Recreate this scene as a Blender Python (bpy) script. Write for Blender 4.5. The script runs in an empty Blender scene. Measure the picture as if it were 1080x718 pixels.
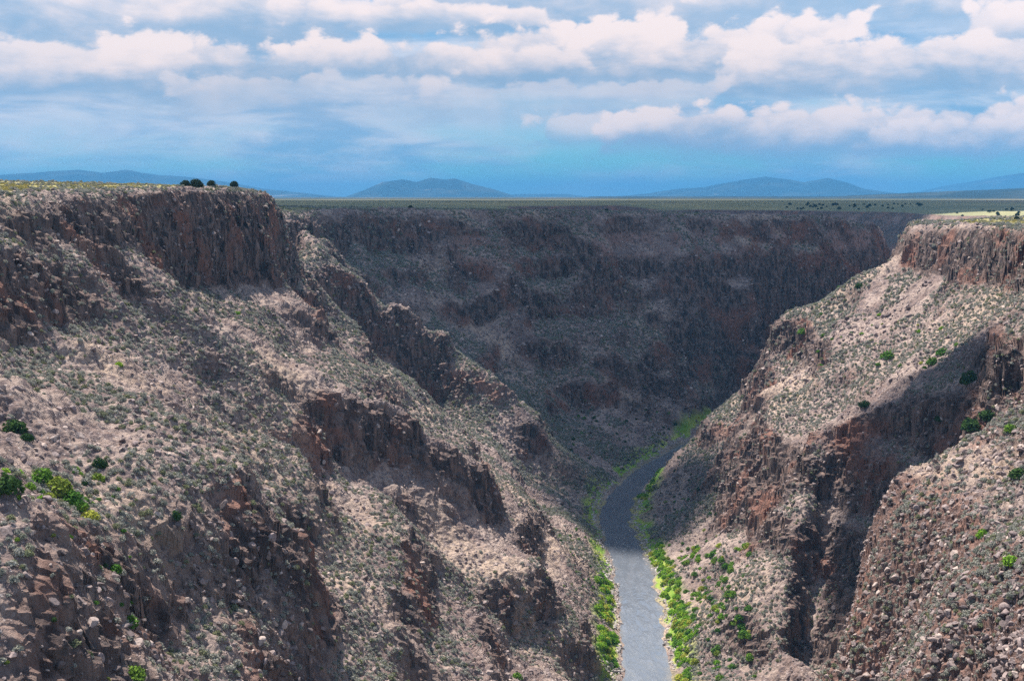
import bpy, bmesh, math, random
import numpy as np
from mathutils import Vector, Matrix, Euler
from mathutils.geometry import delaunay_2d_cdt

Q = 1.0            # mesh resolution factor
rng = np.random.default_rng(7)
random.seed(7)
scene = bpy.context.scene
COL = scene.collection

# ------------------------------------------------------------------ camera
F, CX, CY, VH = 1300.0, 540.0, 359.0, 207.0     # focal length in photo pixels, centre, horizon row
H = 172.0                                        # eye height above the river
TH = math.atan((CY - VH) / F)
CT, ST = math.cos(TH), math.sin(TH)
cam_d = bpy.data.cameras.new('camera')
cam_d.sensor_width = 36.0
cam_d.lens = 36.0 * F / 1080.0
cam_d.clip_start, cam_d.clip_end = 1.0, 200000.0
cam = bpy.data.objects.new('camera', cam_d)
cam.location = (0, 0, H)
cam.rotation_euler = (math.pi / 2 - TH, 0, 0)
COL.objects.link(cam)
scene.camera = cam

def ray(u, v):
    yu = (CY - v) / F
    return (u - CX) / F, CT + yu * ST, yu * CT - ST
def P(u, v, Y=None, z=None):
    x, y, up = ray(u, v)
    t = Y / y if Y is not None else (z - H) / up
    return (x * t, y * t, H + up * t)
def project(p):
    x, y, z = p[..., 0], p[..., 1], p[..., 2] - H
    d = y * CT - z * ST
    yu = (y * ST + z * CT)
    d = np.where(d < 1e-3, 1e-3, d)
    return CX + F * x / d, CY - F * yu / d, d

# ------------------------------------------------------------------ noise
def _hash(ix, iy, iz, seed):
    h = (ix.astype(np.uint32) * np.uint32(374761393) + iy.astype(np.uint32) * np.uint32(668265263)
         + iz.astype(np.uint32) * np.uint32(2147483647 - 58) + np.uint32((seed * 974634777) & 0xffffffff))
    h = (h ^ (h >> np.uint32(13))) * np.uint32(1274126177)
    h = h ^ (h >> np.uint32(16))
    return (h & np.uint32(0xffffff)).astype(np.float32) / np.float32(0xffffff)
def vn2(x, y, seed=0):
    x = np.asarray(x, np.float32); y = np.asarray(y, np.float32)
    fx, fy = np.floor(x), np.floor(y)
    ix, iy = fx.astype(np.int32), fy.astype(np.int32)
    tx, ty = x - fx, y - fy
    tx = tx * tx * (3 - 2 * tx); ty = ty * ty * (3 - 2 * ty)
    z0 = np.zeros_like(ix)
    a = _hash(ix, iy, z0, seed); b = _hash(ix + 1, iy, z0, seed)
    c = _hash(ix, iy + 1, z0, seed); d = _hash(ix + 1, iy + 1, z0, seed)
    return (a + (b - a) * tx) * (1 - ty) + (c + (d - c) * tx) * ty
def vn3(x, y, z, seed=0):
    out = 0
    z = np.asarray(z, np.float32)
    fz = np.floor(z); iz = fz.astype(np.int32); tz = z - fz; tz = tz * tz * (3 - 2 * tz)
    x = np.asarray(x, np.float32); y = np.asarray(y, np.float32)
    fx, fy = np.floor(x), np.floor(y)
    ix, iy = fx.astype(np.int32), fy.astype(np.int32)
    tx, ty = x - fx, y - fy
    tx = tx * tx * (3 - 2 * tx); ty = ty * ty * (3 - 2 * ty)
    for k in (0, 1):
        a = _hash(ix, iy, iz + k, seed); b = _hash(ix + 1, iy, iz + k, seed)
        c = _hash(ix, iy + 1, iz + k, seed); d = _hash(ix + 1, iy + 1, iz + k, seed)
        s = (a + (b - a) * tx) * (1 - ty) + (c + (d - c) * tx) * ty
        out = out + s * (tz if k else 1 - tz)
    return out
def fbm2(x, y, n=4, seed=0, g=0.5):
    s, a, t = 0, 1.0, 0
    for i in range(n):
        s = s + a * vn2(x * 2 ** i + 17.3 * i, y * 2 ** i - 9.1 * i, seed + i); t += a; a *= g
    return s / t
def ridged3(x, y, z, n=3, seed=0):
    s, a, t = 0, 1.0, 0
    for i in range(n):
        s = s + a * (1 - np.abs(2 * vn3(x * 2 ** i + 5.2 * i, y * 2 ** i, z * 2 ** i, seed + i) - 1)); t += a; a *= 0.5
    return s / t
def cell2(x, y, seed=0):
    """distance to the nearest jittered cell point and the cell's own random value"""
    fx, fy = np.floor(x).astype(np.int32), np.floor(y).astype(np.int32)
    best = np.full(x.shape, 9.0, np.float32); val = np.zeros(x.shape, np.float32)
    z0 = np.zeros_like(fx)
    for dx in (-1, 0, 1):
        for dy in (-1, 0, 1):
            cx, cy = fx + dx, fy + dy
            px = cx + _hash(cx, cy, z0, seed); py = cy + _hash(cx, cy, z0, seed + 1)
            d = (px - x) ** 2 + (py - y) ** 2
            m = d < best
            best = np.where(m, d, best); val = np.where(m, _hash(cx, cy, z0, seed + 2), val)
    return np.sqrt(best), val
def sstep(a, b, x):
    t = np.clip((x - a) / (b - a), 0, 1)
    return t * t * (3 - 2 * t)

# ------------------------------------------------------------------ terrain control lines (world metres; Y = distance ahead)
lines = []
def L(*pts): lines.append([np.array(p, float) for p in pts])
def W(x, y, z): return (x, y, z)
# river banks
left_bank = [P(650,718,z=0), P(648,640,z=0), P(640,590,z=0), P(632,562,z=0), P(628,545,z=0), P(636,526,z=0), P(655,508,z=0),
             P(668,495,z=0), P(690,483,z=0), P(715,472,z=0), P(735,463,z=0)]
right_bank = [P(712,718,z=0), P(703,640,z=0), P(694,600,z=0), P(685,575,z=0), P(672,555,z=0), P(668,535,z=0), P(674,520,z=0),
              P(690,505,z=0), P(706,490,z=0), P(726,477,z=0)]
lb = [W(30,-300,0), W(34,100,0), W(34,300,0)] + left_bank + [W(190,945,0), W(300,1010,0), W(390,1060,0), W(440,1180,0), W(450,1400,0), W(445,1680,0), W(370,1850,0), W(120,1960,0)]
rb = [W(52,-300,0), W(56,100,0), W(56,300,0)] + right_bank + [W(155,852,0), W(215,915,0), W(320,985,0), W(415,1035,0), W(468,1180,0), W(480,1400,0), W(478,1700,0), W(385,1885,0), W(120,1995,0)]
L(*lb); L(*rb)
# left rim, cap cliff base
rimL = [W(-150,-300,176), W(-146,0,176), W(-142,180,175), P(-40,208,305), P(0,207,330), P(50,205,358), P(100,203,390), P(150,202,425), P(205,199,470), P(250,200,530), P(288,203,590),
        P(296,212,606), W(-128,650,172), W(-165,715,168), W(-170,770,165), P(300,226,800), P(330,225,812), P(352,222,830), P(420,221,870), P(500,222,920),
        P(600,223,960), P(700,224,1000), P(800,227,1040), P(860,231,1080), P(900,236,1100), P(920,242,1130), W(348,1175,140), W(402,1400,138), W(395,1650,138), W(300,1800,140), W(60,1900,148)]
L(*rimL)
L(W(-132,-300,148), W(-128,0,147), W(-126,180,148), P(-40,250,292), P(0,247,318), P(60,246,350), P(130,246,402), P(170,262,437), P(215,285,467), P(232,292,480), P(280,279,540), P(300,266,604),
  W(-112,650,138), W(-140,720,135), W(-138,770,135), P(330,262,800), P(380,262,835), P(500,270,890), P(600,272,930), P(700,275,965), P(800,280,1000), P(880,278,1060),
  P(922,274,1112), W(365,1185,112), W(418,1400,112), W(412,1662,112), W(318,1816,112), W(80,1918,118))
# left outcrop below the rim
L(P(-30,264,283), P(0,258,298), P(36,260,312)); L(P(-30,314,274), P(0,314,289), P(42,312,306), P(62,302,330))
# spur A (main left slope) crest running down to its nose
L(P(232,294,482), P(300,330,500), P(370,375,520), P(420,400,535), P(465,424,545), P(478,443,550))
L(P(500,470,535), P(525,500,515), P(545,545,490), P(548,580,460))
L(P(568,596,420), P(582,630,415)); L(P(584,662,408), P(570,680,398))
# gully behind A
L(W(-108,575,125), W(-78,580,90), W(-48,605,68), W(-18,640,42), W(12,655,18))
L(P(300,300,620), P(340,330,635), P(400,368,665)); L(P(392,392,690), P(420,408,702), P(452,424,716)); L(P(385,356,712), P(425,356,722), P(455,355,730))
# spur B and its lower continuation C
L(P(318,238,770), P(340,260,720), P(400,310,725), P(440,333,729), P(464,345,730)); L(P(470,350,728), P(479,376,724))
L(P(482,376,724), P(535,400,715), P(545,428,706), P(570,455,700), P(578,480,694)); L(P(585,508,688))
L(P(440,440,700), P(500,440,690), P(545,480,680), P(560,512,672))
# gully between C and the far wall
L(W(-60,800,96), W(-20,790,60), W(20,760,30), W(45,735,12))
# main left slope
for a in [(100,300,365),(150,330,370),(200,330,420),(250,330,455),(0,350,265),(100,350,315),(100,400,285),(200,400,340),(300,400,400),(400,430,470),(0,420,225),(0,480,195),
          (100,460,245),(170,478,245),(100,500,218),(20,510,185),(350,520,335),(430,560,370),(350,620,290),(450,640,325),(350,718,250),(450,718,290),(540,718,350),(500,560,425),
          (500,620,395),(300,690,228),(300,460,350),(200,450,300),(580,540,560),(600,600,490),(620,660,440),(600,718,400),(130,560,200),(130,640,178),(140,718,165),(0,718,138),(200,718,193)]:
    L(P(*a))
# pillar D, pillar E, pillar F
L(P(265,487,263), P(215,528,240), P(165,588,206)); L(P(265,487,263), P(290,528,259), P(303,568,254))
L(P(304,615,247), P(267,655,227), P(200,682,206), P(163,684,197))
L(P(35,552,165), P(75,550,178), P(112,565,190)); L(P(40,690,146), P(95,690,164), P(118,640,178))
L(P(383,424,432), P(432,427,450)); L(P(383,506,414), P(438,506,433))
L(P(468,462,455), P(498,468,468)); L(P(470,512,446), P(500,515,455))
L(P(305,470,372), P(335,480,382)); L(P(305,520,362), P(338,528,370))
# off-frame left
for p in [(-60,100,108),(-40,100,85),(-10,120,42),(15,150,12),(-75,-100,108),(-30,-100,60),(0,-100,30),(-95,100,135),(-100,180,140)]: L(W(*p))
L(P(0,860,110)); L(P(300,860,175)); L(P(500,860,240))
# far wall
for a in [(500,330,850),(600,340,880),(700,340,925),(800,330,975),(600,420,830),(700,420,880),(620,470,772),(700,452,862),(880,340,1030),(400,300,800),(420,340,790)]: L(P(*a))
L(W(210,985,14), W(320,1040,14), W(405,1100,14), W(425,1180,14), W(438,1400,14), W(433,1674,14), W(352,1838,14))
# right rim and cap base
rimR = [W(196,-300,163), W(192,0,163), W(188,200,161), W(190,380,160), W(205,450,159), P(1080,240,510), P(1020,237,590), P(985,236,640), P(965,239,662), W(222,700,157), W(320,790,156),
        W(450,930,155), W(560,1130,150), W(545,1400,150), P(1005,228,1700), P(940,224,1850), P(880,223,2000), P(830,222,2120), P(770,221.5,2230), P(680,221,2300)]
L(*rimR)
L(W(178,-300,134), W(174,0,134), W(170,200,134), W(172,330,138), W(180,420,138), P(1080,300,482), P(1020,297,565), P(962,291,636), P(940,277,668), W(222,735,122), W(310,815,118), W(430,955,118), W(535,1140,118), W(522,1400,118),
  W(588,1690,118), W(505,1985,118), W(455,2100,118), W(380,2205,118))
# right crest spur
L(P(962,262,655), P(918,288,660), P(867,308,680), P(827,327,700)); L(P(818,347,704), P(808,369,710), P(796,391,715), P(772,414,725), P(764,449,745), P(742,480,768), P(722,491,778))
L(W(240,830,70), W(190,830,30), W(172,850,10)); L(W(330,900,40))
for a in [(900,340,610),(1000,350,500),(1055,345,450),(850,380,620),(920,400,540),(800,450,575),(850,420,562),(720,540,632),(765,476,668),(704,523,682),(740,640,470),(780,600,500),(800,540,520),(830,480,522),
          (780,700,420),(745,520,640)]: L(P(*a))
L(P(792,420,622), P(775,475,610), P(757,530,595), P(735,580,570))
# mid spur: buttress, crest, nose edge
L(P(1080,300,396), P(1064,312,402)); L(P(1058,382,408), P(1085,392,388))
L(P(1048,386,416), P(1000,405,440), P(950,425,465), P(900,440,480), P(866,446,488), P(852,500,468), P(835,580,440), P(828,640,420), P(818,718,400))
L(P(1080,405,396), P(1000,442,428), P(940,474,452), P(884,505,470), P(872,560,460), P(856,640,438), P(842,718,416))
# gully between mid and near spur
L(W(160,362,112), W(140,385,76), W(124,394,44), W(110,388,16), W(98,378,2))
L(W(84,330,4), W(92,350,3))
# near right spur
L(W(178,290,136), P(1080,440,300), P(1000,480,315), P(938,508,330), P(926,532,328), P(918,590,318), P(904,650,308), P(893,718,299), W(73,292,8))
for a in [(1000,540,290),(945,560,306),(1080,520,262),(1080,600,226),(1080,718,188),(1000,640,247),(940,718,243)]: L(P(*a))
for p in [(150,230,138),(118,180,116),(66,190,52),(58,250,16),(120,60,90),(80,60,40),(120,-150,90),(150,100,128),(90,120,80),(62,150,28)]: L(W(*p))
# plateaus
for p in [P(0,191,600), P(100,192,620), P(190,196.5,580), W(-420,1000,174), W(-260,820,168), W(-500,400,180), W(-260,300,177), W(-260,0,178), W(-600,-300,178), W(-180,640,174), W(-600,1600,166), W(-200,1100,161),
          W(0,1300,158), W(200,1400,149), W(0,1930,152), W(0,2300,154), W(285,1300,141), W(280,1700,142), W(250,1150,149), W(100,1700,150), W(200,2300,156), W(-600,3000,160), W(300,3000,155), W(900,3000,155), W(400,2800,154), W(700,2800,154), W(600,2250,152),
          P(1050,230,900), W(420,700,160), W(330,480,162), W(300,200,164), W(400,-300,165), W(900,-300,165), W(900,600,164), W(800,1100,156), W(900,1700,154), W(760,1700,152), W(900,2300,154), W(600,2400,152),
          P(1000,232,760), P(1050,229.5,740), P(1000,233,700), P(1100,229,690)]: L(p)
for x in range(-600, 901, 150):
    L(W(x, -300, 176 if x < -130 else 164)) if abs(x) > 200 else None

def densify(pl, step=6.0):
    out = [pl[0]]
    for a, b in zip(pl[:-1], pl[1:]):
        n = max(1, int(np.linalg.norm((b - a)[:2]) / step))
        for k in range(1, n + 1): out.append(a + (b - a) * k / n)
    return out
pts = np.array([p for l in lines for p in densify(l)])
_, keep = np.unique(np.round(pts[:, :2] / 1.0), axis=0, return_index=True)
pts = pts[np.sort(keep)]
X0, X1, Y0, Y1, CS = -600.0, 900.0, -300.0, 3000.0, 2.0
vco, _, tris, ov, _, _ = delaunay_2d_cdt([Vector(p[:2]) for p in pts], [], [], 0, 1e-5)
pz = np.array([pts[o[0], 2] for o in ov]); pxy = np.array([v[:] for v in vco])
NX, NY = int((X1 - X0) / CS) + 1, int((Y1 - Y0) / CS) + 1
Zg = np.full((NY, NX), 158.0)
for t in tris:
    a, b, c = pxy[t[0]], pxy[t[1]], pxy[t[2]]
    den = (b[1] - c[1]) * (a[0] - c[0]) + (c[0] - b[0]) * (a[1] - c[1])
    if abs(den) < 1e-9: continue
    i0, i1 = int((min(a[0], b[0], c[0]) - X0) / CS), int((max(a[0], b[0], c[0]) - X0) / CS) + 2
    j0, j1 = int((min(a[1], b[1], c[1]) - Y0) / CS), int((max(a[1], b[1], c[1]) - Y0) / CS) + 2
    i0, j0, i1, j1 = max(i0, 0), max(j0, 0), min(i1, NX), min(j1, NY)
    if i1 <= i0 or j1 <= j0: continue
    gx, gy = np.meshgrid(X0 + CS * np.arange(i0, i1), Y0 + CS * np.arange(j0, j1))
    l1 = ((b[1] - c[1]) * (gx - c[0]) + (c[0] - b[0]) * (gy - c[1])) / den
    l2 = ((c[1] - a[1]) * (gx - c[0]) + (a[0] - c[0]) * (gy - c[1])) / den
    l3 = 1 - l1 - l2
    m = (l1 >= -1e-6) & (l2 >= -1e-6) & (l3 >= -1e-6)
    zz = l1 * pz[t[0]] + l2 * pz[t[1]] + l3 * pz[t[2]]
    Zg[j0:j1, i0:i1][m] = zz[m]
def blur(a, s):
    r = max(1, int(3 * s)); k = np.exp(-0.5 * (np.arange(-r, r + 1) / s) ** 2); k /= k.sum()
    for ax in (0, 1):
        p = np.pad(a, [(r, r) if i == ax else (0, 0) for i in (0, 1)], mode='edge')
        a = sum(k[i] * (p[i:i + a.shape[0], :] if ax == 0 else p[:, i:i + a.shape[1]]) for i in range(2 * r + 1))
    return a
Zg = blur(Zg, 1.1)
# distance to the river centre line (metres) and its side, on a coarse grid
rc = np.array([p for p in densify([np.array(a) for a in [(np.array(x) + np.array(y)) / 2 for x, y in zip(lb[:3], rb[:3])]] +
      [np.array(P((a + b) / 2, v, z=0)) for a, b, v in [(650,712,718),(648,703,640),(639,693,598),(628,672,552),(630,669,538),(636,674,523),(655,690,507),(671,705,493),(700,722,480),(735,748,463)]] +
      [(np.array(x) + np.array(y)) / 2 for x, y in zip(lb[-8:], rb[-8:])], 8.0)])
def sample(grid, x, y):
    fx = np.clip((x - X0) / CS, 0, NX - 1.001); fy = np.clip((y - Y0) / CS, 0, NY - 1.001)
    i, j = fx.astype(int), fy.astype(int); tx, ty = fx - i, fy - j
    return (grid[j, i] * (1 - tx) + grid[j, i + 1] * tx) * (1 - ty) + (grid[j + 1, i] * (1 - tx) + grid[j + 1, i + 1] * tx) * ty
gX, gY = np.meshgrid(X0 + CS * np.arange(NX), Y0 + CS * np.arange(NY))
Rd = np.full(gX.shape, 1e9, np.float32)
for q in rc: Rd = np.minimum(Rd, ((gX - q[0]) ** 2 + (gY - q[1]) ** 2).astype(np.float32))
Rd = np.sqrt(Rd) + 3.2 * (2 * fbm2(gX / 9, gY / 9, 3, 88) - 1) * (gY < 960)
sl0 = np.hypot(*np.gradient(Zg, CS))
sl = blur(sl0, 4.0)
wall = sstep(0.15, 0.4, sl)                          # 1 on the canyon walls, 0 on the mesa tops
# side gullies: ridged noise, a little stronger on steep ground
wx, wy = gX + 14 * (fbm2(gX / 50, gY / 50, 2, 3) - .5), gY + 14 * (fbm2(gX / 50, gY / 50, 2, 5) - .5)
rg = 1 - np.abs(2 * fbm2(wx / 46, wy / 46, 3, 11) - 1)
rg2 = 1 - np.abs(2 * fbm2(wx / 17, wy / 17, 2, 21) - 1)
amp = wall * sstep(14, 40, Rd) * (1 - .9 * sstep(146, 160, Zg))
farw = sstep(760, 900, gY - 0.15 * gX) * (1 - sstep(1180, 1300, gY)) * (1 - sstep(330, 380, gX))
amp = amp * (1 - .85 * sstep(1200, 1400, gY))
Zg = Zg + amp * ((rg - .72) * (6.5 + 16 * farw) + (rg2 - .7) * (3.5 + 5 * farw))
# basalt layers: gentle benches and steep steps
TK = 27.0
wv = fbm2(gX / 110, gY / 110, 3, 31) * .8
q = Zg / TK + wv
fl = np.floor(q); fr = q - fl
gfr = np.where(fr < .62, fr * (.30 / .62), .30 + (fr - .62) * (.70 / .38))
lowl = (1 - sstep(20, 60, gX)) * (1 - sstep(90, 125, Zg)) * (1 - farw)      # broken buttresses low on the left wall
wt = amp * sstep(.35 - .12 * lowl, .6 - .14 * lowl, fbm2(gX / 30, gY / 30, 2, 41)) * (.62 + .2 * farw + .18 * lowl) * sstep(3, 14, Zg) * (1 - sstep(150, 162, Zg))
Zg = Zg + wt * (gfr - fr) * TK
Zg = np.where(Rd < 26, Zg, np.maximum(Zg, .6))
inriver = (Rd < 60)
Zg = Zg + 0.8 * (fbm2(gX / 40, gY / 40, 3, 51) - .5) * (1 - wall) * 2.0
sl = blur(np.hypot(*np.gradient(Zg, CS)), .8)
# ------------------------------------------------------------------ polar terrain mesh, finer towards the viewpoint
Zg = Zg - 1.6 * (1 - sstep(5.0, 10.5, Rd))
az = np.concatenate([np.linspace(-62, -30, 40)[:-1], np.linspace(-30, -25, 70)[:-1], np.linspace(-25, 25, int(1250 * Q)), np.linspace(25, 30, 70)[1:], np.linspace(30, 62, 40)[1:]])
azr = np.radians(az).astype(np.float64)
NA = len(azr)
lr = np.linspace(math.log(45), math.log(45000), 5000)
rr = np.exp(lr)
PX = rr[:, None] * np.sin(azr)[None]; PY = rr[:, None] * np.cos(azr)[None]
prof = sample(Zg, PX, PY)
out = np.maximum(np.maximum(X0 - PX, PX - X1), np.maximum(Y0 - PY, PY - Y1))
el = np.arctan2(prof - H, rr[:, None])
de = np.gradient(el, lr, axis=0)
dens = np.maximum(de, 0) + 0.3 * np.maximum(-de, 0) + 0.05 * (rr[:, None] < 1400) + 0.16 * ((rr[:, None] >= 1150) & (rr[:, None] < 2750)) + 0.012
dens = np.where(rr[:, None] > 2600, 0.012, dens)
# smooth across azimuth and range so neighbouring columns stay aligned
def box1(a, n, ax):
    c = np.cumsum(np.pad(a, [(n + 1, n) if i == ax else (0, 0) for i in (0, 1)], mode='edge'), axis=ax)
    return ((c[2 * n + 1:] - c[:-2 * n - 1]) if ax == 0 else (c[:, 2 * n + 1:] - c[:, :-2 * n - 1])) / (2 * n + 1)
for _ in range(2):
    dens = box1(dens, 25, 1); dens = box1(dens, 12, 0)
NR = int(2500 * Q)
cum = np.cumsum(dens, axis=0); cum /= cum[-1]
tt = np.linspace(0, 1, NR)
R = np.empty((NR, NA))
for j in range(NA):
    R[:, j] = np.exp(np.interp(tt, cum[:, j], lr))
R[0] = 45
del prof, PX, PY, el, de, dens, cum
VX = (R * np.sin(azr)).astype(np.float32); VY = (R * np.cos(azr)).astype(np.float32)
VZ = sample(Zg, VX, VY).astype(np.float32)
far = sstep(2300, 3600, R)
plain = 156 + 6 * (fbm2(VX / 2500, VY / 2500, 3, 77) - .5) * sstep(3000, 6000, R)
VZ = (VZ * (1 - far) + plain * far).astype(np.float32)
VS = sample(sl, VX, VY).astype(np.float32)               # steepness
VW = (sample(wall, VX, VY) * (1 - far)).astype(np.float32)
VR = sample(Rd, VX, VY).astype(np.float32); VR = np.where(R > 2600, 999, VR)
nearr = sstep(60, 75, VX) * (1 - sstep(325, 350, VY - .2 * (VX - 80)))       # the near right spur is broken rubble, not sheer rock
cliff = sstep(.95, 1.7, VS) * VW * (1 - .62 * nearr)
brk = (1 - sstep(20, 50, VX)) * (1 - sstep(440, 500, VY)) * (1 - sstep(128, 138, VZ))   # low on the left wall scree and brush break the cliffs up
cliff = cliff * (1 - .5 * brk * sstep(.52, .62, fbm2(VX / 17, VY / 17, 3, 201)))
cliff = np.maximum(cliff, .85 * VW * (R > 1350))
# horizontal direction of fall, for pushing rock faces in and out
gy_, gx_ = np.gradient(blur(Zg, 2.0), CS)
GX, GY = -sample(gx_, VX, VY), -sample(gy_, VX, VY)
gn = np.sqrt(GX ** 2 + GY ** 2 + .3); nx, ny, nz = GX / gn, GY / gn, 1 / np.sqrt(1 + GX ** 2 + GY ** 2)
# jointed basalt: blocky columns, broken ledges
b1 = ridged3(VX / 11, VY / 11, VZ / 16, 3, 61)
def cellc(x, y, s_, seed):
    x, y = x / s_, y / s_
    fx, fy = np.floor(x).astype(np.int32), np.floor(y).astype(np.int32)
    best = np.full(x.shape, 9.0, np.float32); bx = np.zeros_like(best); by = np.zeros_like(best); z0 = np.zeros_like(fx)
    for dx in (-1, 0, 1):
        for dy in (-1, 0, 1):
            px = fx + dx + _hash(fx + dx, fy + dy, z0, seed); py = fy + dy + _hash(fx + dx, fy + dy, z0, seed + 1)
            d = (px - x) ** 2 + (py - y) ** 2; m = d < best
            best = np.where(m, d, best); bx = np.where(m, px, bx); by = np.where(m, py, by)
    return bx * s_, by * s_
wb = 1.2 * (vn2(VX / 4, VY / 4, 19) - .5)
def columns(VZ, s_, seed, k_, jit):
    bx, by = cellc(VX + wb, VY + wb, s_, seed)
    zc = sample(Zg, bx, by) + (_hash(np.round(bx * 50).astype(np.int32), np.round(by * 50).astype(np.int32), np.zeros(bx.shape, np.int32), seed + 5) - .5) * jit
    d = np.clip(zc - VZ, -7, 7)
    return VZ + k_ * d
topq = 1 - .75 * sstep(-9, -1, VZ - np.where(VX < 0, 171, 157) + .012 * np.maximum(VY - 500, 0))
kc_ = np.clip(cliff * 1.15 + .12 * VW * (vn2(VX / 15, VY / 15, 23) > .55), 0, 1) * np.where(topq < .6, .5, 1) * (1 - sstep(1250, 1400, R))
big_ = np.clip((R - 80) / 900, 0, 1)
VZ0 = VZ
kk = .28 + .17 * sstep(250, 600, R) - .12 * sstep(700, 900, R)
VZa = columns(VZ, 5.5, 71, kk, 3.2)
VZb = columns(VZ, 2.1, 75, kk, 1.5)
VZ = (VZ + kc_ * ((VZa - VZ) + (VZb - VZ))).astype(np.float32)
steep2 = nearr * sstep(.7, 1.2, VS)
for s_, sd_, jt in ((3.2, 171, 2.6), (1.4, 175, 1.5)):
    VZ = (VZ + steep2 * (columns(VZ, s_, sd_, .33, jt) - VZ)).astype(np.float32)
push = cliff * topq * (1 - sstep(1250, 1400, R)) * ((b1 - .6) * 5.0 + (ridged3(VX / 2.6, VY / 2.6, VZ / 4.5, 2, 65) - .62) * 2.2)
c2 = vn2(VX / 1.3, VY / 1.3, 33)
rub = VW * (1 - .6 * cliff) * np.clip((R / 150), .5, 1.2)
f1 = vn3(VX / 4.5, VY / 4.5, VZ / 4.5, 91); f2 = vn3(VX / 1.6, VY / 1.6, VZ / 1.6, 92); f3 = vn3(VX / .8, VY / .8, VZ / .8, 93)
dn = rub * (((f1 - .5) * 1.6 + (f2 - .5) * .9 + (f3 - .5) * .5) * (1 + .3 * nearr) * (1 - .5 * steep2))
bankm = sstep(8, 20, VR)
VX = (VX + (nx * push + nx * dn * .5) * bankm).astype(np.float32)
VY = (VY + (ny * push + ny * dn * .5) * bankm).astype(np.float32)
VZ = (VZ + (dn * .8 + cliff * (c2 - .5) * .5) * bankm + (1 - VW) * (R < 1800) * (f2 - .5) * .35 * bankm).astype(np.float32)
TP = np.stack([VX, VY, VZ], -1)
# ------------------------------------------------------------------ mesh helpers
def mesh_np(name, co, loops, nper, mat=None, smooth=False, attrs=None):
    me = bpy.data.meshes.new(name)
    me.vertices.add(len(co)); me.vertices.foreach_set('co', np.ascontiguousarray(co, np.float32).ravel())
    nf = len(loops) // nper
    me.loops.add(len(loops)); me.loops.foreach_set('vertex_index', np.ascontiguousarray(loops, np.int32))
    me.polygons.add(nf); me.polygons.foreach_set('loop_start', np.arange(0, nf * nper, nper, dtype=np.int32))
    me.polygons.foreach_set('use_smooth', np.full(nf, smooth, bool))
    if attrs:
        for k, v in attrs.items():
            a = me.attributes.new(k, 'FLOAT', 'POINT'); a.data.foreach_set('value', np.ascontiguousarray(v, np.float32))
    me.update(calc_edges=True)
    if mat: me.materials.append(mat)
    return me
def link(name, me, parent=None):
    o = bpy.data.objects.new(name, me); COL.objects.link(o)
    if parent: o.parent = parent
    return o
def tag(o, label=None, cat=None, group=None, kind=None):
    if label: o['label'] = label
    if cat: o['category'] = cat
    if group: o['group'] = group
    if kind: o['kind'] = kind
    return o

# ------------------------------------------------------------------ materials
class NT:
    def __init__(s, name, world=None):
        if world: s.m = world
        else: s.m = bpy.data.materials.new(name)
        s.m.use_nodes = True; s.t = s.m.node_tree; s.t.nodes.clear()
    def n(s, typ, **kw):
        nd = s.t.nodes.new(typ)
        for k, v in kw.items():
            if k.startswith('_'): setattr(nd, k[1:], v)
        for k, v in kw.items():
            if not k.startswith('_'):
                sock = nd.inputs[int(k[1:])] if k[0] == 'i' and k[1:].isdigit() else nd.inputs[k.replace('_', ' ')]
                s.set(sock, v)
        return nd
    def set(s, sock, v):
        if isinstance(v, bpy.types.NodeSocket): s.t.links.new(v, sock)
        elif isinstance(v, bpy.types.Node): s.t.links.new(v.outputs[0], sock)
        else: sock.default_value = v
    def math(s, op, a, b=0.0, c=0.0, clamp=False):
        nd = s.t.nodes.new('ShaderNodeMath'); nd.operation = op; nd.use_clamp = clamp
        for i, v in enumerate((a, b, c)): s.set(nd.inputs[i], v)
        return nd.outputs[0]
    def mix(s, f, a, b, blend='MIX'):
        nd = s.t.nodes.new('ShaderNodeMix'); nd.data_type = 'RGBA'; nd.blend_type = blend
        for i, v in ((0, f), (6, a), (7, b)):
            if isinstance(v, tuple) and len(v) == 3: v = v + (1,)
            s.set(nd.inputs[i], v)
        return nd.outputs[2]
    def mapr(s, v, a, b, c=0.0, d=1.0):
        nd = s.t.nodes.new('ShaderNodeMapRange'); nd.interpolation_type = 'SMOOTHSTEP'
        for i, x in enumerate((v, a, b, c, d)): s.set(nd.inputs[i], x)
        return nd.outputs[0]
    def noise(s, vec, scale, detail=4, rough=.55, lac=2.0):
        nd = s.n('ShaderNodeTexNoise', Scale=scale, Detail=detail, Roughness=rough)
        s.set(nd.inputs['Vector'], vec)
        return nd.outputs[0]
    def attr(s, name):
        nd = s.t.nodes.new('ShaderNodeAttribute'); nd.attribute_name = name; return nd.outputs['Fac']
    def pos(s): return s.t.nodes.new('ShaderNodeNewGeometry').outputs['Position']
    def bsdf(s, col, rough=.9, spec=.15, **kw):
        b = s.n('ShaderNodeBsdfPrincipled', Base_Color=col if not isinstance(col, tuple) else col + (1,), Roughness=rough)
        b.inputs['Specular IOR Level'].default_value = spec
        o = s.t.nodes.new('ShaderNodeOutputMaterial'); s.t.links.new(b.outputs[0], o.inputs[0])
        return b
def C3(r, g, b): return (r, g, b, 1)

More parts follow.
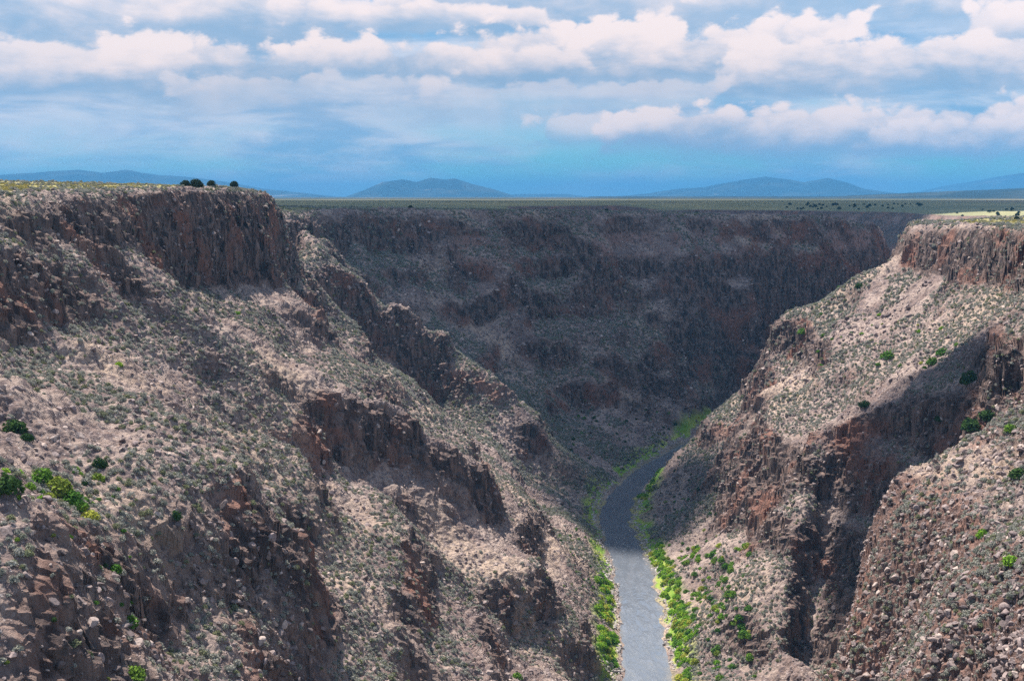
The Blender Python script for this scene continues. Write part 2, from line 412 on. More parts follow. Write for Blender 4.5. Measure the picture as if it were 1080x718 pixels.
def terrain_mat():
    k = NT('canyon_rock_and_soil'); p = k.pos()
    cl, wl, vg = k.attr('cliff'), k.attr('wall'), k.attr('bank')
    big = k.noise(p, .012, 4, .6); mid = k.noise(p, .06, 5, .6); fine = k.noise(p, .45, 5, .7); sp = k.noise(p, 1.3, 3, .6)
    # talus: pinkish brown rubble and tan soil patches
    tal = k.mix(k.mapr(mid, .42, .58), C3(.235, .165, .14), C3(.385, .29, .24))
    tal = k.mix(k.mapr(big, .50, .62), tal, C3(.44, .325, .245))
    tal = k.mix(k.mapr(fine, .45, .62), tal, C3(.16, .12, .115))
    tal = k.mix(k.mapr(sp, .58, .70), tal, C3(.50, .42, .38))
    # basalt: dark grey brown, rust and red patches, streaks
    st = k.n('ShaderNodeMapping'); k.set(st.inputs[0], p); st.inputs['Scale'].default_value = (.35, .35, .07)
    streak = k.noise(st.outputs[0], 1.0, 5, .65)
    bas = k.mix(k.mapr(streak, .40, .62), C3(.066, .048, .044), C3(.225, .155, .128))
    bas = k.mix(k.mapr(k.noise(p, .035, 3, .6), .50, .67), bas, C3(.235, .118, .085))
    zz = k.n('ShaderNodeSeparateXYZ'); k.set(zz.inputs[0], p)
    band = k.math('MULTIPLY', k.mapr(zz.outputs[2], 122, 128), k.mapr(zz.outputs[2], 140, 146, 1.0, 0.0))
    band = k.math('MULTIPLY', band, k.math('MULTIPLY', k.mapr(k.noise(p, .02, 3, .6), .46, .58), k.mapr(zz.outputs[1], 780, 850)))
    bas = k.mix(k.math('MULTIPLY', band, .8), bas, C3(.36, .235, .20))
    bas = k.mix(k.mapr(fine, .52, .66), bas, C3(.09, .075, .07))
    redr = k.mix(k.mapr(fine, .40, .60), C3(.29, .16, .12), C3(.13, .085, .075))
    redr = k.mix(k.mapr(sp, .55, .68), redr, C3(.36, .25, .21))
    tal = k.mix(k.math('MULTIPLY', k.attr('red'), .95), tal, redr)
    col = k.mix(cl, tal, bas)
    # mesa top: dry grass, yellow flowers, sage
    top = k.mix(k.mapr(k.noise(p, .05, 5, .65), .42, .6), C3(.27, .235, .12), C3(.42, .36, .14))
    top = k.mix(k.mapr(fine, .5, .62), top, C3(.14, .14, .075))
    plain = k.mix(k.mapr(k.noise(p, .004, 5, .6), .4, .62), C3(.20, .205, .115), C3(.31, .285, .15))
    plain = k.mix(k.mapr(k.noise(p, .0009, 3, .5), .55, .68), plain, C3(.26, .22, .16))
    shaded_wood = k.mix(k.mapr(k.noise(p, .0011, 5, .6), .46, .60), C3(.045, .055, .038), C3(.10, .095, .065))  # woodland on the far plain, darkened to stand in for cloud shade
    shaded_wood = k.mix(k.mapr(k.noise(p, .0006, 4, .55), .60, .68), shaded_wood, C3(.27, .22, .165))
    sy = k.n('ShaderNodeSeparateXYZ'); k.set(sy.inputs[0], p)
    plain = k.mix(k.mapr(sy.outputs[1], 3600, 6500), plain, shaded_wood)
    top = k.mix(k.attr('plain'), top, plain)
    col = k.mix(wl, top, col)
    gr = k.mix(k.mapr(mid, .4, .6), C3(.16, .29, .035), C3(.34, .38, .07))
    col = k.mix(vg, col, gr)
    b = k.bsdf(col, .95, .1)
    crack = k.n('ShaderNodeMapping'); k.set(crack.inputs[0], p); crack.inputs['Scale'].default_value = (1.0, 1.0, .4)
    hgt = k.math('ADD', k.noise(crack.outputs[0], .8, 6, .7), k.math('MULTIPLY', k.noise(p, 2.4, 3, .6), .4))
    bp = k.n('ShaderNodeBump', Strength=.9, Distance=1.1, Height=hgt); k.set(b.inputs['Normal'], bp.outputs[0])
    return k.m
M_TER = terrain_mat()
inw = (VR < 300)
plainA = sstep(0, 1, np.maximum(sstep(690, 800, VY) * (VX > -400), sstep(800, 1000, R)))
bankg = (1 - sstep(15, 21, VR)) * sstep(10.0, 11.5, VR) * (vn2(VX / 12, VY / 12, 123) > .22) * (VY < 900)
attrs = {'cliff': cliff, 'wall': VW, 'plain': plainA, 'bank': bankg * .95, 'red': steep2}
idx = np.arange(NR * NA).reshape(NR, NA)
quads = np.stack([idx[:-1, :-1], idx[:-1, 1:], idx[1:, 1:], idx[1:, :-1]], -1).reshape(-1, 4)
qc = lambda a: a[:-1, :-1].reshape(-1)
rcx = np.interp(qc(VY), rc[:int(len(rc) * .5), 1], rc[:int(len(rc) * .5), 0])
isw = (qc(VW) > .5) | (qc(VR) < 90)
farq = (qc(VY) > 745 + .0 * qc(VX)) & (qc(VX) < 420) & ~((qc(VX) > 120) & (qc(VY) < 860 + .25 * (qc(VX) - 120)))
right = qc(VX) > np.interp(qc(VY), [-300, 423, 640, 700, 745, 858, 960, 1030, 1180, 1400, 2700], [45, 47, 55, 75, 95, 140, 200, 400, 455, 465, 640])
cls = np.where(qc(R) > 2600, 5, np.where(isw, np.where(right, 1, np.where(farq, 2, 0)), np.where(right, 4, 3)))
for c, nm in enumerate(['left_canyon_wall', 'right_canyon_wall', 'far_canyon_wall', 'mesa_top', 'right_mesa_top', 'desert_plain']):
    qq = quads[cls == c]
    if not len(qq): continue
    u, inv = np.unique(qq.ravel(), return_inverse=True)
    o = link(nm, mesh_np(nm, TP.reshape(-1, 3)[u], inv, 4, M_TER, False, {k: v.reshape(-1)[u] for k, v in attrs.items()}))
    tag(o, kind='structure')
# ------------------------------------------------------------------ river
def water_mat():
    k = NT('river_water'); p = k.pos()
    mp = k.n('ShaderNodeMapping'); k.set(mp.inputs[0], p); mp.inputs['Scale'].default_value = (1, .45, 1)
    n1 = k.noise(mp.outputs[0], .32, 2, .5)
    murk = k.mix(k.noise(p, .05, 4, .6), C3(.10, .112, .13), C3(.155, .165, .185))
    foam = k.math('MULTIPLY', k.mapr(k.noise(mp.outputs[0], .35, 6, .75), .60, .70), k.attr('rapid'))
    mp2 = k.n('ShaderNodeMapping'); k.set(mp2.inputs[0], p); mp2.inputs['Scale'].default_value = (.35, .07, 1); mp2.inputs['Rotation'].default_value = (0, 0, .1)
    rif = k.mapr(k.noise(mp2.outputs[0], 1.0, 5, .65), .42, .62)
    murk = k.mix(k.math('MULTIPLY', rif, .4), murk, C3(.18, .185, .20))
    murk = k.mix(k.mapr(k.math('ADD', k.attr('edge'), k.math('MULTIPLY', k.math('SUBTRACT', k.noise(p, .12, 4, .6), .5), .9)), .55, 1.0), murk, C3(.20, .175, .145))
    b = k.bsdf(k.mix(foam, murk, C3(.75, .76, .76)), .12, 1.0)
    k.set(b.inputs['Roughness'], k.math('ADD', .05, k.math('MULTIPLY', foam, .6)))
    bp = k.n('ShaderNodeBump', Strength=.3, Distance=.6, Height=k.math('ADD', n1, k.math('MULTIPLY', rif, .6)))
    k.set(b.inputs['Normal'], bp.outputs[0])
    return k.m
wco, wl_, wrp, wed = [], [], [], []
rcs = rc[rc[:, 1] < 1500]
NC = 9
for i, q_ in enumerate(rcs):
    a, b = rcs[max(0, i - 3)], rcs[min(len(rcs) - 1, i + 3)]
    d = (b - a)[:2]; d /= np.linalg.norm(d); nrm = np.array([-d[1], d[0]])
    for c in range(NC):
        s = (c / (NC - 1) * 2 - 1) * 17
        wco.append((q_[0] + nrm[0] * s, q_[1] + nrm[1] * s, -.25))
        wed.append(abs(s) / 12.0)
        wrp.append(float(np.exp(-((q_[1] - 800) / 55) ** 2) + .25 * np.exp(-((q_[1] - 560) / 30) ** 2)))
for i in range(len(rcs) - 1):
    for c in range(NC - 1):
        wl_ += [i * NC + c, i * NC + c + 1, (i + 1) * NC + c + 1, (i + 1) * NC + c]
tag(link('river', mesh_np('river', np.array(wco), np.array(wl_), 4, water_mat(), True, {'rapid': np.array(wrp), 'edge': np.array(wed)})), kind='structure')

# ------------------------------------------------------------------ far hills and mountains
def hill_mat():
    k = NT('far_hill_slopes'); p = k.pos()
    c = k.mix(k.mapr(k.noise(p, .0016, 5, .6), .45, .6), C3(.018, .027, .022), C3(.05, .055, .04))  # forest tones, made darker and bluer in place of cloud shade
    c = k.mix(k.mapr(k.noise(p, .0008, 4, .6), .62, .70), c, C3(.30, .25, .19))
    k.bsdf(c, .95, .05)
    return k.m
M_HILL = hill_mat()
def mountain(name, D, sil, depth=.16, seed=0):
    D = D * 1.6
    us = np.array([s[0] for s in sil], float); vs_ = np.array([s[1] for s in sil], float)
    U = np.linspace(us[0], us[-1], 260)
    hz = np.maximum(np.interp(U, us, vs_) * -1 + 207.6, 0) / F * D + (H - 156)
    hz = np.maximum(hz - 2, -20)
    T = np.linspace(-1, 1, 44)
    a = np.arctan((U - CX) / F)
    co = np.empty((44, 260, 3))
    for j, t in enumerate(T):
        r = D * (1 + depth * t)
        x, y = r * np.sin(a), r * np.cos(a)
        er = 1 - np.abs(2 * fbm2(x / (D * .035), y / (D * .035), 4, 300 + seed) - 1)
        fall = (1 - abs(t)) ** 1.25
        z = 150 + (hz + 6) * (fall * (1 - .55 * (1 - fall) * (1 - er) * 2.2)) + (hz * .07 * (er - .5) * fall)
        co[j] = np.stack([x, y, z], -1)
    ix = np.arange(44 * 260).reshape(44, 260)
    lo = np.stack([ix[:-1, :-1], ix[:-1, 1:], ix[1:, 1:], ix[1:, :-1]], -1).ravel()
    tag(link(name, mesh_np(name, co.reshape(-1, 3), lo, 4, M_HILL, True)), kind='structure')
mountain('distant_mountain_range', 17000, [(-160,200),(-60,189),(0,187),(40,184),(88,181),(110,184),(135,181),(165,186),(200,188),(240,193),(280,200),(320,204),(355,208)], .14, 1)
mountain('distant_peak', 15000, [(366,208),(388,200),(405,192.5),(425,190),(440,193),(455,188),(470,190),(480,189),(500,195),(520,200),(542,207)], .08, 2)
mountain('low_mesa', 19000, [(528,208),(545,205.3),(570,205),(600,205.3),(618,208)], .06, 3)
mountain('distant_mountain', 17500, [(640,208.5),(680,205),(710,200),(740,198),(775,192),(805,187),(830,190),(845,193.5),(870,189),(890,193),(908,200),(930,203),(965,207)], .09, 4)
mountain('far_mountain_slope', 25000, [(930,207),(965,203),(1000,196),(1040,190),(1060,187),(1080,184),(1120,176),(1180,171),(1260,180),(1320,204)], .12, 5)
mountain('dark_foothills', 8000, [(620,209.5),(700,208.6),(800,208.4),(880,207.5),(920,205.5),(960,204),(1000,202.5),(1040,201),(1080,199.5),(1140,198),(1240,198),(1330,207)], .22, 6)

# ------------------------------------------------------------------ the air between here and the mountains
hz_ = bpy.data.meshes.new('haze'); bm = bmesh.new()
bmesh.ops.create_cube(bm, size=1.0); bm.to_mesh(hz_); bm.free()
ho = link('haze', hz_); ho.scale = (110000, 110000, 760); ho.location = (0, 0, 760 / 2 - 45)
kh = NT('haze_air')
pv = kh.n('ShaderNodeVolumePrincipled', Density=5.6e-5, Anisotropy=0.0)
pv.inputs['Color'].default_value = (.13, .44, .80, 1)
kh.n('ShaderNodeOutputMaterial', Volume=pv)
hz_.materials.append(kh.m); tag(ho, kind='stuff')
kh.m.cycles.homogeneous_volume = True if hasattr(kh.m.cycles, 'homogeneous_volume') else False

# ------------------------------------------------------------------ unseen clouds overhead, placed and shaped for the shade they cast
def cloud_mesh(seed, sx, sy, sz, pw, n=60):
    co, lo = [], []
    r = np.random.default_rng(seed)
    th = np.linspace(0, 2 * np.pi, 2 * n, endpoint=False); ph = np.linspace(-np.pi / 2, np.pi / 2, n)
    TH_, PH_ = np.meshgrid(th, ph)
    d = np.stack([np.cos(PH_) * np.cos(TH_), np.cos(PH_) * np.sin(TH_), np.sin(PH_)], -1)
    b = sum((ridged3(d[..., 0] * f + 9, d[..., 1] * f + 3, d[..., 2] * f, 3, seed) - .5) * a for f, a in ((3, .14), (8, .10)))
    s = (1 + b) / (np.abs(d[..., 0]) ** pw + np.abs(d[..., 1]) ** pw + np.abs(d[..., 2]) ** pw) ** (1 / pw)
    p = d * s[..., None] * np.array([sx, sy, sz])
    p[..., 2] = np.where(p[..., 2] < -.25 * sz, -.25 * sz + .1 * (p[..., 2] + .25 * sz), p[..., 2])
    ix = np.arange(n * 2 * n).reshape(n, 2 * n)
    nx_ = np.roll(ix, -1, axis=1)
    lo = np.stack([ix[:-1], nx_[:-1], nx_[1:], ix[1:]], -1).ravel()
    return p.reshape(-1, 3), lo
kc = NT('cloud_vapour')
kcd = kc.n('ShaderNodeBsdfDiffuse', Color=C3(.9, .9, .9)); kct = kc.n('ShaderNodeBsdfTranslucent', Color=C3(.9, .9, .9))
kcm = kc.n('ShaderNodeMixShader'); kc.set(kcm.inputs[0], .4); kc.set(kcm.inputs[1], kcd); kc.set(kcm.inputs[2], kct)
kc.n('ShaderNodeOutputMaterial', Surface=kcm)
SUN = Vector((-.31, .39, .865)).normalized()
def cloud(gx, gy, sx, sy, sz, seed, label, hz=2300, gz=100, pw=4):
    c, l = cloud_mesh(seed, sx, sy, sz, pw)
    o = link('cloud', mesh_np('cloud', c, l, 4, kc.m, True))
    k_ = (hz - gz) / SUN.z
    o.location = (gx + SUN.x * k_, gy + SUN.y * k_, hz)
    tag(o, label, 'cloud')
# ------------------------------------------------------------------ plants and rocks
def leaf_cards(n, rx, rz, size, seed, lobes=5, inner=.45, flat=.0):
    """many small leaf faces spread through a lumpy crown, base at z = 0"""
    r = np.random.default_rng(seed)
    lc = r.normal(size=(lobes, 3)); lc /= np.linalg.norm(lc, axis=1)[:, None]; lc[:, 2] = np.abs(lc[:, 2])
    d = r.normal(size=(n, 3)); d /= np.linalg.norm(d, axis=1)[:, None]; d[:, 2] = np.abs(d[:, 2]) * .95 - .12
    near = (d @ lc.T).max(1)
    rad = (inner + (1 - inner) * r.random(n) ** .5) * (.72 + .38 * near)
    c = d * rad[:, None] * np.array([rx, rx, rz]); c[:, 2] += .1 * rz
    nrm = d + r.normal(size=(n, 3)) * .7; nrm /= np.linalg.norm(nrm, axis=1)[:, None]
    t = np.cross(nrm, r.normal(size=(n, 3))); t /= np.linalg.norm(t, axis=1)[:, None]
    b = np.cross(nrm, t)
    s = size * (.6 + .8 * r.random(n))[:, None]
    co = np.stack([c - t * s - b * s * .6, c + t * s - b * s * .5, c + t * s * .7 + b * s * .7, c - t * s * .8 + b * s * .6], 1).reshape(-1, 3)
    return co, np.arange(n * 4)
def plant_mat(name, a, b, c=None):
    k = NT(name)
    rnd = k.n('ShaderNodeObjectInfo').outputs['Random']
    tc = k.n('ShaderNodeTexCoord').outputs['Object']
    col = k.mix(k.math('FRACT', k.math('MULTIPLY', rnd, 7.31)), a, b)
    if c: col = k.mix(k.mapr(rnd, .72, .9), col, c)
    col = k.mix(k.math('MULTIPLY', k.noise(tc, 3.0, 2), .6), col, k.mix(.5, col, C3(.02, .02, .015)))
    df = k.n('ShaderNodeBsdfDiffuse', Color=col); tr = k.n('ShaderNodeBsdfTranslucent', Color=col)
    m = k.n('ShaderNodeMixShader'); k.set(m.inputs[0], .22); k.set(m.inputs[1], df); k.set(m.inputs[2], tr)
    k.n('ShaderNodeOutputMaterial', Surface=m)
    return k.m
M_SAGE = plant_mat('sagebrush_leaves', C3(.30, .30, .245), C3(.44, .42, .36), C3(.26, .27, .15))
M_GREEN = plant_mat('green_leaves', C3(.07, .17, .03), C3(.17, .30, .04), C3(.26, .30, .05))
M_WILL = plant_mat('willow_leaves', C3(.17, .36, .03), C3(.30, .46, .045), C3(.46, .47, .08))
M_YEL = plant_mat('rabbitbrush_flowers', C3(.36, .30, .07), C3(.42, .36, .13), C3(.24, .24, .13))
M_JUN = plant_mat('juniper_leaves', C3(.025, .042, .018), C3(.045, .06, .028))
kb = NT('juniper_bark'); kb.bsdf(kb.mix(kb.noise(kb.pos(), 6, 4), C3(.08, .06, .05), C3(.17, .14, .12))); M_BARK = kb.m
def rock_mat(name, cols):
    k = NT(name); p = k.pos()
    rnd = k.n('ShaderNodeObjectInfo').outputs['Random']
    c = k.mix(rnd, cols[0], cols[1]); c = k.mix(k.mapr(k.math('FRACT', k.math('MULTIPLY', rnd, 13.7)), .7, .95), c, cols[2])
    c = k.mix(k.mapr(k.noise(p, 2.2, 4, .65), .45, .65), c, k.mix(.6, c, C3(.06, .05, .048)))
    k.bsdf(c, .92, .12)
    return k.m
M_ROCK = rock_mat('basalt_boulder', [C3(.13, .10, .095), C3(.32, .245, .225), C3(.46, .36, .31)])
M_PALE = rock_mat('washed_river_stone', [C3(.34, .29, .26), C3(.50, .45, .41), C3(.28, .23, .20)])
def rock_mesh(name, seed, mat, sub=2):
    bm = bmesh.new(); bmesh.ops.create_icosphere(bm, subdivisions=sub, radius=.5)
    r = np.random.default_rng(seed)
    pl = r.normal(size=(8, 3)); pl /= np.linalg.norm(pl, axis=1)[:, None]; dd = .18 + .20 * r.random(8)
    sc = np.array([1, .6 + .4 * r.random(), .55 + .35 * r.random()])
    for v in bm.verts:
        c = np.array(v.co)
        for n_, h in zip(pl, dd):
            e = c @ n_ - h
            if e > 0: c = c - n_ * e
        v.co = Vector((c + r.normal(size=3) * .006) * sc * 1.35)
    me = bpy.data.meshes.new(name); bm.to_mesh(me); bm.free(); me.materials.append(mat)
    return me
def shrub_mesh(name, n, rx, rz, size, seed, mat, **kw):
    co, lo = leaf_cards(n, rx, rz, size, seed, **kw)
    return mesh_np(name, co, lo, 4, mat)

# terrain faces: centre, area, visibility from the viewpoint
q4 = idx[:-1, :-1]
cen = (TP[:-1, :-1] + TP[1:, 1:]) * .5
e1 = TP[1:, 1:] - TP[:-1, :-1]; e2 = TP[1:, :-1] - TP[:-1, 1:]
area = .5 * np.linalg.norm(np.cross(e1, e2), axis=-1)
u_, v_, d_ = project(cen)
ZB = np.full((120, 160), 1e9); 
ZB = np.full((362, 544), 1e9, np.float32)
ui, vi = (u_ / 2).astype(int), (v_ / 2).astype(int)
ok = (ui >= 0) & (ui < 540) & (vi >= 0) & (vi < 359)
np.minimum.at(ZB, (vi[ok], ui[ok]), d_[ok].astype(np.float32))
# close pin-holes
for _ in range(1):
    mn = ZB.copy()
    for a_, b_ in ((0, 1), (1, 0), (0, -1), (-1, 0)):
        mn = np.minimum(mn, np.roll(ZB, (a_, b_), (0, 1)))
    ZV = np.where(ZB > 1e8, mn, ZB)
vis = np.zeros(u_.shape, bool); vis[ok] = d_[ok] < ZV[vi[ok], ui[ok]] * 1.025 + 2
def locate(u, v, r0=1.6):
    """ground point seen at photo pixel (u, v)"""
    r = r0
    while r < 14:
        m = (np.abs(u_ - u) < r) & (np.abs(v_ - v) < r) & vis
        if m.any():
            i = np.argmin(np.where(m, np.hypot(u_ - u, v_ - v), 1e9)); return cen.reshape(-1, 3)[i]
        r *= 1.7
    return None
frm = (np.abs(u_ - 540) < 640) & (v_ > 150) & (v_ < 800) & (d_ > 60)
shp = q4.shape
cS, cC, cW, cRd, cR = VS[:-1, :-1], cliff[:-1, :-1], VW[:-1, :-1], VR[:-1, :-1], R[:-1, :-1]
def scatter(density, cap):
    lam = np.clip(density * area, 0, 6) * frm
    tot = lam.sum()
    if tot > cap: lam *= cap / tot
    n = rng.poisson(lam)
    ii = np.repeat(np.arange(n.size), n.ravel())
    f = rng.random((len(ii), 2)).astype(np.float32) - .5
    p = cen.reshape(-1, 3)[ii] + e1.reshape(-1, 3)[ii] * f[:, :1] * .5 + e2.reshape(-1, 3)[ii] * f[:, 1:] * .5
    print('scatter', len(ii), 'wanted', int(tot))
    return p, ii
def gn_stuff(name, pts, scale, rot, pick, protos):
    me = bpy.data.meshes.new(name)
    me.vertices.add(len(pts)); me.vertices.foreach_set('co', np.ascontiguousarray(pts, np.float32).ravel())
    for nm, typ, val, key in (('scl', 'FLOAT_VECTOR', scale, 'vector'), ('rot', 'FLOAT_VECTOR', rot, 'vector'), ('pick', 'INT', pick, 'value')):
        a = me.attributes.new(nm, typ, 'POINT'); a.data.foreach_set(key, np.ascontiguousarray(val, np.int32 if typ == 'INT' else np.float32).ravel())
    o = link(name, me)
    g = bpy.data.node_groups.new(name, 'GeometryNodeTree')
    g.interface.new_socket('Geometry', in_out='INPUT', socket_type='NodeSocketGeometry'); g.interface.new_socket('Geometry', in_out='OUTPUT', socket_type='NodeSocketGeometry')
    N = g.nodes.new; LK = g.links.new
    gi, go = N('NodeGroupInput'), N('NodeGroupOutput'); ip = N('GeometryNodeInstanceOnPoints'); jn = N('GeometryNodeJoinGeometry')
    for p in reversed(protos):
        oi = N('GeometryNodeObjectInfo'); oi.transform_space = 'ORIGINAL'; oi.inputs['Object'].default_value = p; oi.inputs['As Instance'].default_value = True
        LK(oi.outputs['Geometry'], jn.inputs[0])
    LK(gi.outputs[0], ip.inputs['Points']); LK(jn.outputs[0], ip.inputs['Instance'])
    ip.inputs['Pick Instance'].default_value = True
    for nm, typ, sock in (('scl', 'FLOAT_VECTOR', 'Scale'), ('rot', 'FLOAT_VECTOR', 'Rotation'), ('pick', 'INT', 'Instance Index')):
        na = N('GeometryNodeInputNamedAttribute'); na.data_type = typ; na.inputs['Name'].default_value = nm
        LK(na.outputs['Attribute'], ip.inputs[sock])
    LK(ip.outputs[0], go.inputs[0])
    md = o.modifiers.new('scatter', 'NODES'); md.node_group = g
    tag(o, kind='stuff')
    return o
def populate(name, stuff_name, pts, ii, size, meshes, rotfn, label, cat, group, n_ind=300, squash=None):
    """the n_ind instances that show largest become objects, the rest one scattered mass"""
    uu, vv, dd = project(pts)
    seen = vis.ravel()[ii] & (uu > 2) & (uu < 1078) & (vv > 2) & (vv < 716)
    app = np.where(seen, size.max(1) / dd, -1)
    order = np.argsort(-app); sel = order[:n_ind]; rest = order[n_ind:]
    pick = rng.integers(0, len(meshes), len(pts)); rot = rotfn(len(pts))
    objs = []
    for j, i in enumerate(sel):
        o = bpy.data.objects.new(name, meshes[j % len(meshes)] if j < len(meshes) else meshes[pick[i]]); COL.objects.link(o)
        o.location = pts[i]; o.rotation_euler = rot[i]; o.scale = size[i]
        tag(o, label, cat, group); objs.append(o)
    if len(rest): gn_stuff(stuff_name, pts[rest], size[rest], rot[rest], pick[rest], objs[:len(meshes)])
    return objs
rz_rot = lambda n: np.stack([rng.normal(size=n) * .12, rng.normal(size=n) * .12, rng.random(n) * 6.28], -1)
any_rot = lambda n: np.stack([rng.normal(size=n) * .5, rng.normal(size=n) * .5, rng.random(n) * 6.28], -1)

cx_, cy_, cz_ = cen[..., 0], cen[..., 1], cen[..., 2]
patch = fbm2(cx_ / 30, cy_ / 30, 3, 140)
rockp = fbm2(cx_ / 24, cy_ / 24, 3, 150)
near_fade = 1.0
# sagebrush
dS = .42 * sstep(.37, .56, patch) * (1 - .9 * sstep(.15, .6, cC)) * (.15 + .85 * cW) * (cR < 1500) * sstep(11, 16, cRd) * (1 - .55 * sstep(800, 1100, cR)) * np.where(cW < .3, .7, 1)
p, ii = scatter(dS, 210000 * Q)
s = (.6 + .8 * rng.random(len(p)) ** 1.6) * (1.0 + .35 * (cR.ravel()[ii] > 600))
sz = np.stack([s, s, s * (.75 + .4 * rng.random(len(p)))], -1)
sage = [shrub_mesh('sagebrush', 190, .60, .75, .10, 500 + i, M_SAGE, lobes=6, inner=.3) for i in range(4)]
populate('sagebrush', 'sagebrush_cover', p, ii, sz, sage, rz_rot, 'low grey-green sagebrush bush on the nearest stony slope, larger in view than those farther up', 'shrub', 'large sagebrush bushes on the near slopes')
# boulders and rubble
nr_ = nearr[:-1, :-1]
dR = (.30 * sstep(.42, .62, rockp) + .05 + .25 * nr_) * (.3 + .7 * cW) * (1 - .6 * sstep(.5, 1, cC)) * (cW > .3) * (cR < 1300) * sstep(11, 14, cRd)
p, ii = scatter(dR, 120000 * Q)
s = .35 + 1.5 * rng.random(len(p)) ** 4.5 + .5 * nr_.ravel()[ii] * rng.random(len(p)) ** 2
s = s * (1 + .4 * (cR.ravel()[ii] > 600))
sz = np.stack([s * (.8 + .5 * rng.random(len(p))), s, s * (.7 + .5 * rng.random(len(p)))], -1)
rocks = [rock_mesh('boulder', 600 + i, M_ROCK, 3) for i in range(5)]
populate('boulder', 'talus_rubble', p, ii, sz, rocks, any_rot, 'angular brown basalt boulder lying on the near canyon slope, among the largest in view', 'boulder', 'large boulders on the near slopes')
# washed stones along both banks
dMid = .05 * (cRd < 9) * (cy_ < 860) * sstep(.62, .75, vn2(cx_ / 14, cy_ / 14, 163))       # stones breaking the surface
dP = dMid + .9 * sstep(8.6, 9.8, cRd) * (1 - sstep(11.5, 14.5, cRd)) * (cy_ < 960) * sstep(.3, .5, vn2(cx_ / 10, cy_ / 10, 160))
p, ii = scatter(dP, 9000)
s = .4 + 1.3 * rng.random(len(p)) ** 2.5
sz = np.stack([s * 1.2, s, s * .8], -1)
pale = [rock_mesh('river_stone', 650 + i, M_PALE, 2) for i in range(3)]
populate('river_stone', 'river_shingle', p, ii, sz, pale, any_rot, 'pale washed stone at the water edge along the river bank', 'stone', 'largest pale stones along the river', 160)
# mesa top: yellow rabbitbrush and dry bunch grass
dY = .34 * (cW < .6) * (cR < 900) * (cRd > 60) * sstep(.35, .6, fbm2(cx_ / 22, cy_ / 22, 3, 170)) * (cy_ - .0 * cx_ < 850)
p, ii = scatter(dY, 26000)
s = .4 + .7 * rng.random(len(p)) ** 2
sz = np.stack([s * 1.1, s * 1.1, s * .7], -1)
yel = [shrub_mesh('rabbitbrush', 90, .6, .7, .12, 680 + i, M_YEL, lobes=5) for i in range(3)]
populate('rabbitbrush', 'flowering_brush_cover', p, ii, sz, yel, rz_rot, 'small yellow flowering bush on the flat canyon rim', 'shrub', 'largest yellow bushes on the rims', 120)
# ------------------------------------------------------------------ green bushes seen one by one
def bush_set(name, mat, seed, n=4):
    return [shrub_mesh(name, 420, .62, .8, .075, seed + i, mat, lobes=7, inner=.3) for i in range(n)]
GREEN, WILL = bush_set('green_bush', M_GREEN, 700), bush_set('willow_bush', M_WILL, 720)
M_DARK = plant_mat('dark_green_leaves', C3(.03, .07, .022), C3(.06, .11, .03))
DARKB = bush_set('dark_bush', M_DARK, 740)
def bush(kind, name, p, s, label, group, hz=None):
    o = bpy.data.objects.new(name, kind[random.randrange(len(kind))]); COL.objects.link(o)
    o.location = (p[0], p[1], p[2] - .1 * s); k_ = hz or random.uniform(.75, 1.0)
    o.scale = (s * random.uniform(.9, 1.1), s * random.uniform(.9, 1.1), s * k_); o.rotation_euler = (0, 0, random.random() * 6.28)
    tag(o, label, 'bush', group); return o
single = [
 (936,374,5.6,'b','round bright green bush alone in the middle of the sunlit right slope','') , (995,371,5.0,'b','bright green bush high on the right slope above a paler twin',''), (984,381,4.2,'b','pale green bush just below a brighter one on the right slope',''),
 (1021,400,6.0,'d','dark green bush half in shade at the edge of the sunlit right slope',''), (846,349,5.0,'b','tall green bush on the crest of the right spur above the river',''),
 (906,300,4.6,'d','dark green bush on the skyline crest left of the right rim cliff',''), (886,303,3.0,'b','small light green bush left of a dark one on the right crest',''), (954,427,6.2,'d','big dark bush on the shaded ridge of the right wall',''),
 (912,426,3.6,'d','small dark bush left of the big one on the shaded ridge',''), (1022,449,5.6,'d','lower of two dark bushes in the shaded hollow at right',''), (1042,438,5.4,'d','upper of two dark bushes in the shaded hollow at right',''),
 (990,441,3.0,'d','small dark bush between two bigger ones on the shaded ridge',''), (1074,500,3.6,'d','blue-green bush at the right edge of the near rubble slope',''), (1066,452,3.0,'b','green bush at the top of the near rubble slope by the right edge',''),
 (869,353,2.6,'b','little green bush right of the tall one on the right spur',''), (1058,291,3.6,'b','green bush under the right rim cliff',''), (1035,563,2.6,'y','yellow-green bush standing alone on the near right rubble',''),
 (976,541,2.0,'y','small yellow-green bush near the edge of the right rubble slope',''), (1066,592,2.6,'y','pale yellow bush low on the near right slope',''),
 (15,452,3.6,'d','dark green bush at the left edge above the green thicket',''), (28,463,2.4,'d','low dark bush just below another at the left edge',''), (62,515,4.6,'b','brightest and largest green bush of the left thicket',''),
 (45,505,3.6,'b','green bush at the upper left of the left thicket',''), (76,527,3.4,'b','green bush at the lower right end of the left thicket',''), (8,514,3.8,'d','dark round bush at the left edge beside the green thicket',''),
 (105,490,2.6,'d','dark green bush on the tan soil right of the left thicket',''), (135,657,2.4,'b','green bush in the gully between the two left rock towers',''), (122,602,2.0,'b','green bush high in the gully between the two left rock towers',''),
 (140,712,2.8,'b','green bush at the foot of the left gully by the bottom edge',''), (545,713,3.0,'b','bright green bush at the bottom edge left of the river',''), (185,545,2.2,'d','dark bush on top of the big left rock tower',''),
 (95,545,2.4,'y','yellow-green bush below the left thicket',''), (250,330,2.2,'y','yellow-green bush under the left cap cliff',''), (125,385,1.8,'y','small yellow-green bush on the left rubble',''),
]
KM = {'b': GREEN, 'd': DARKB, 'y': WILL}
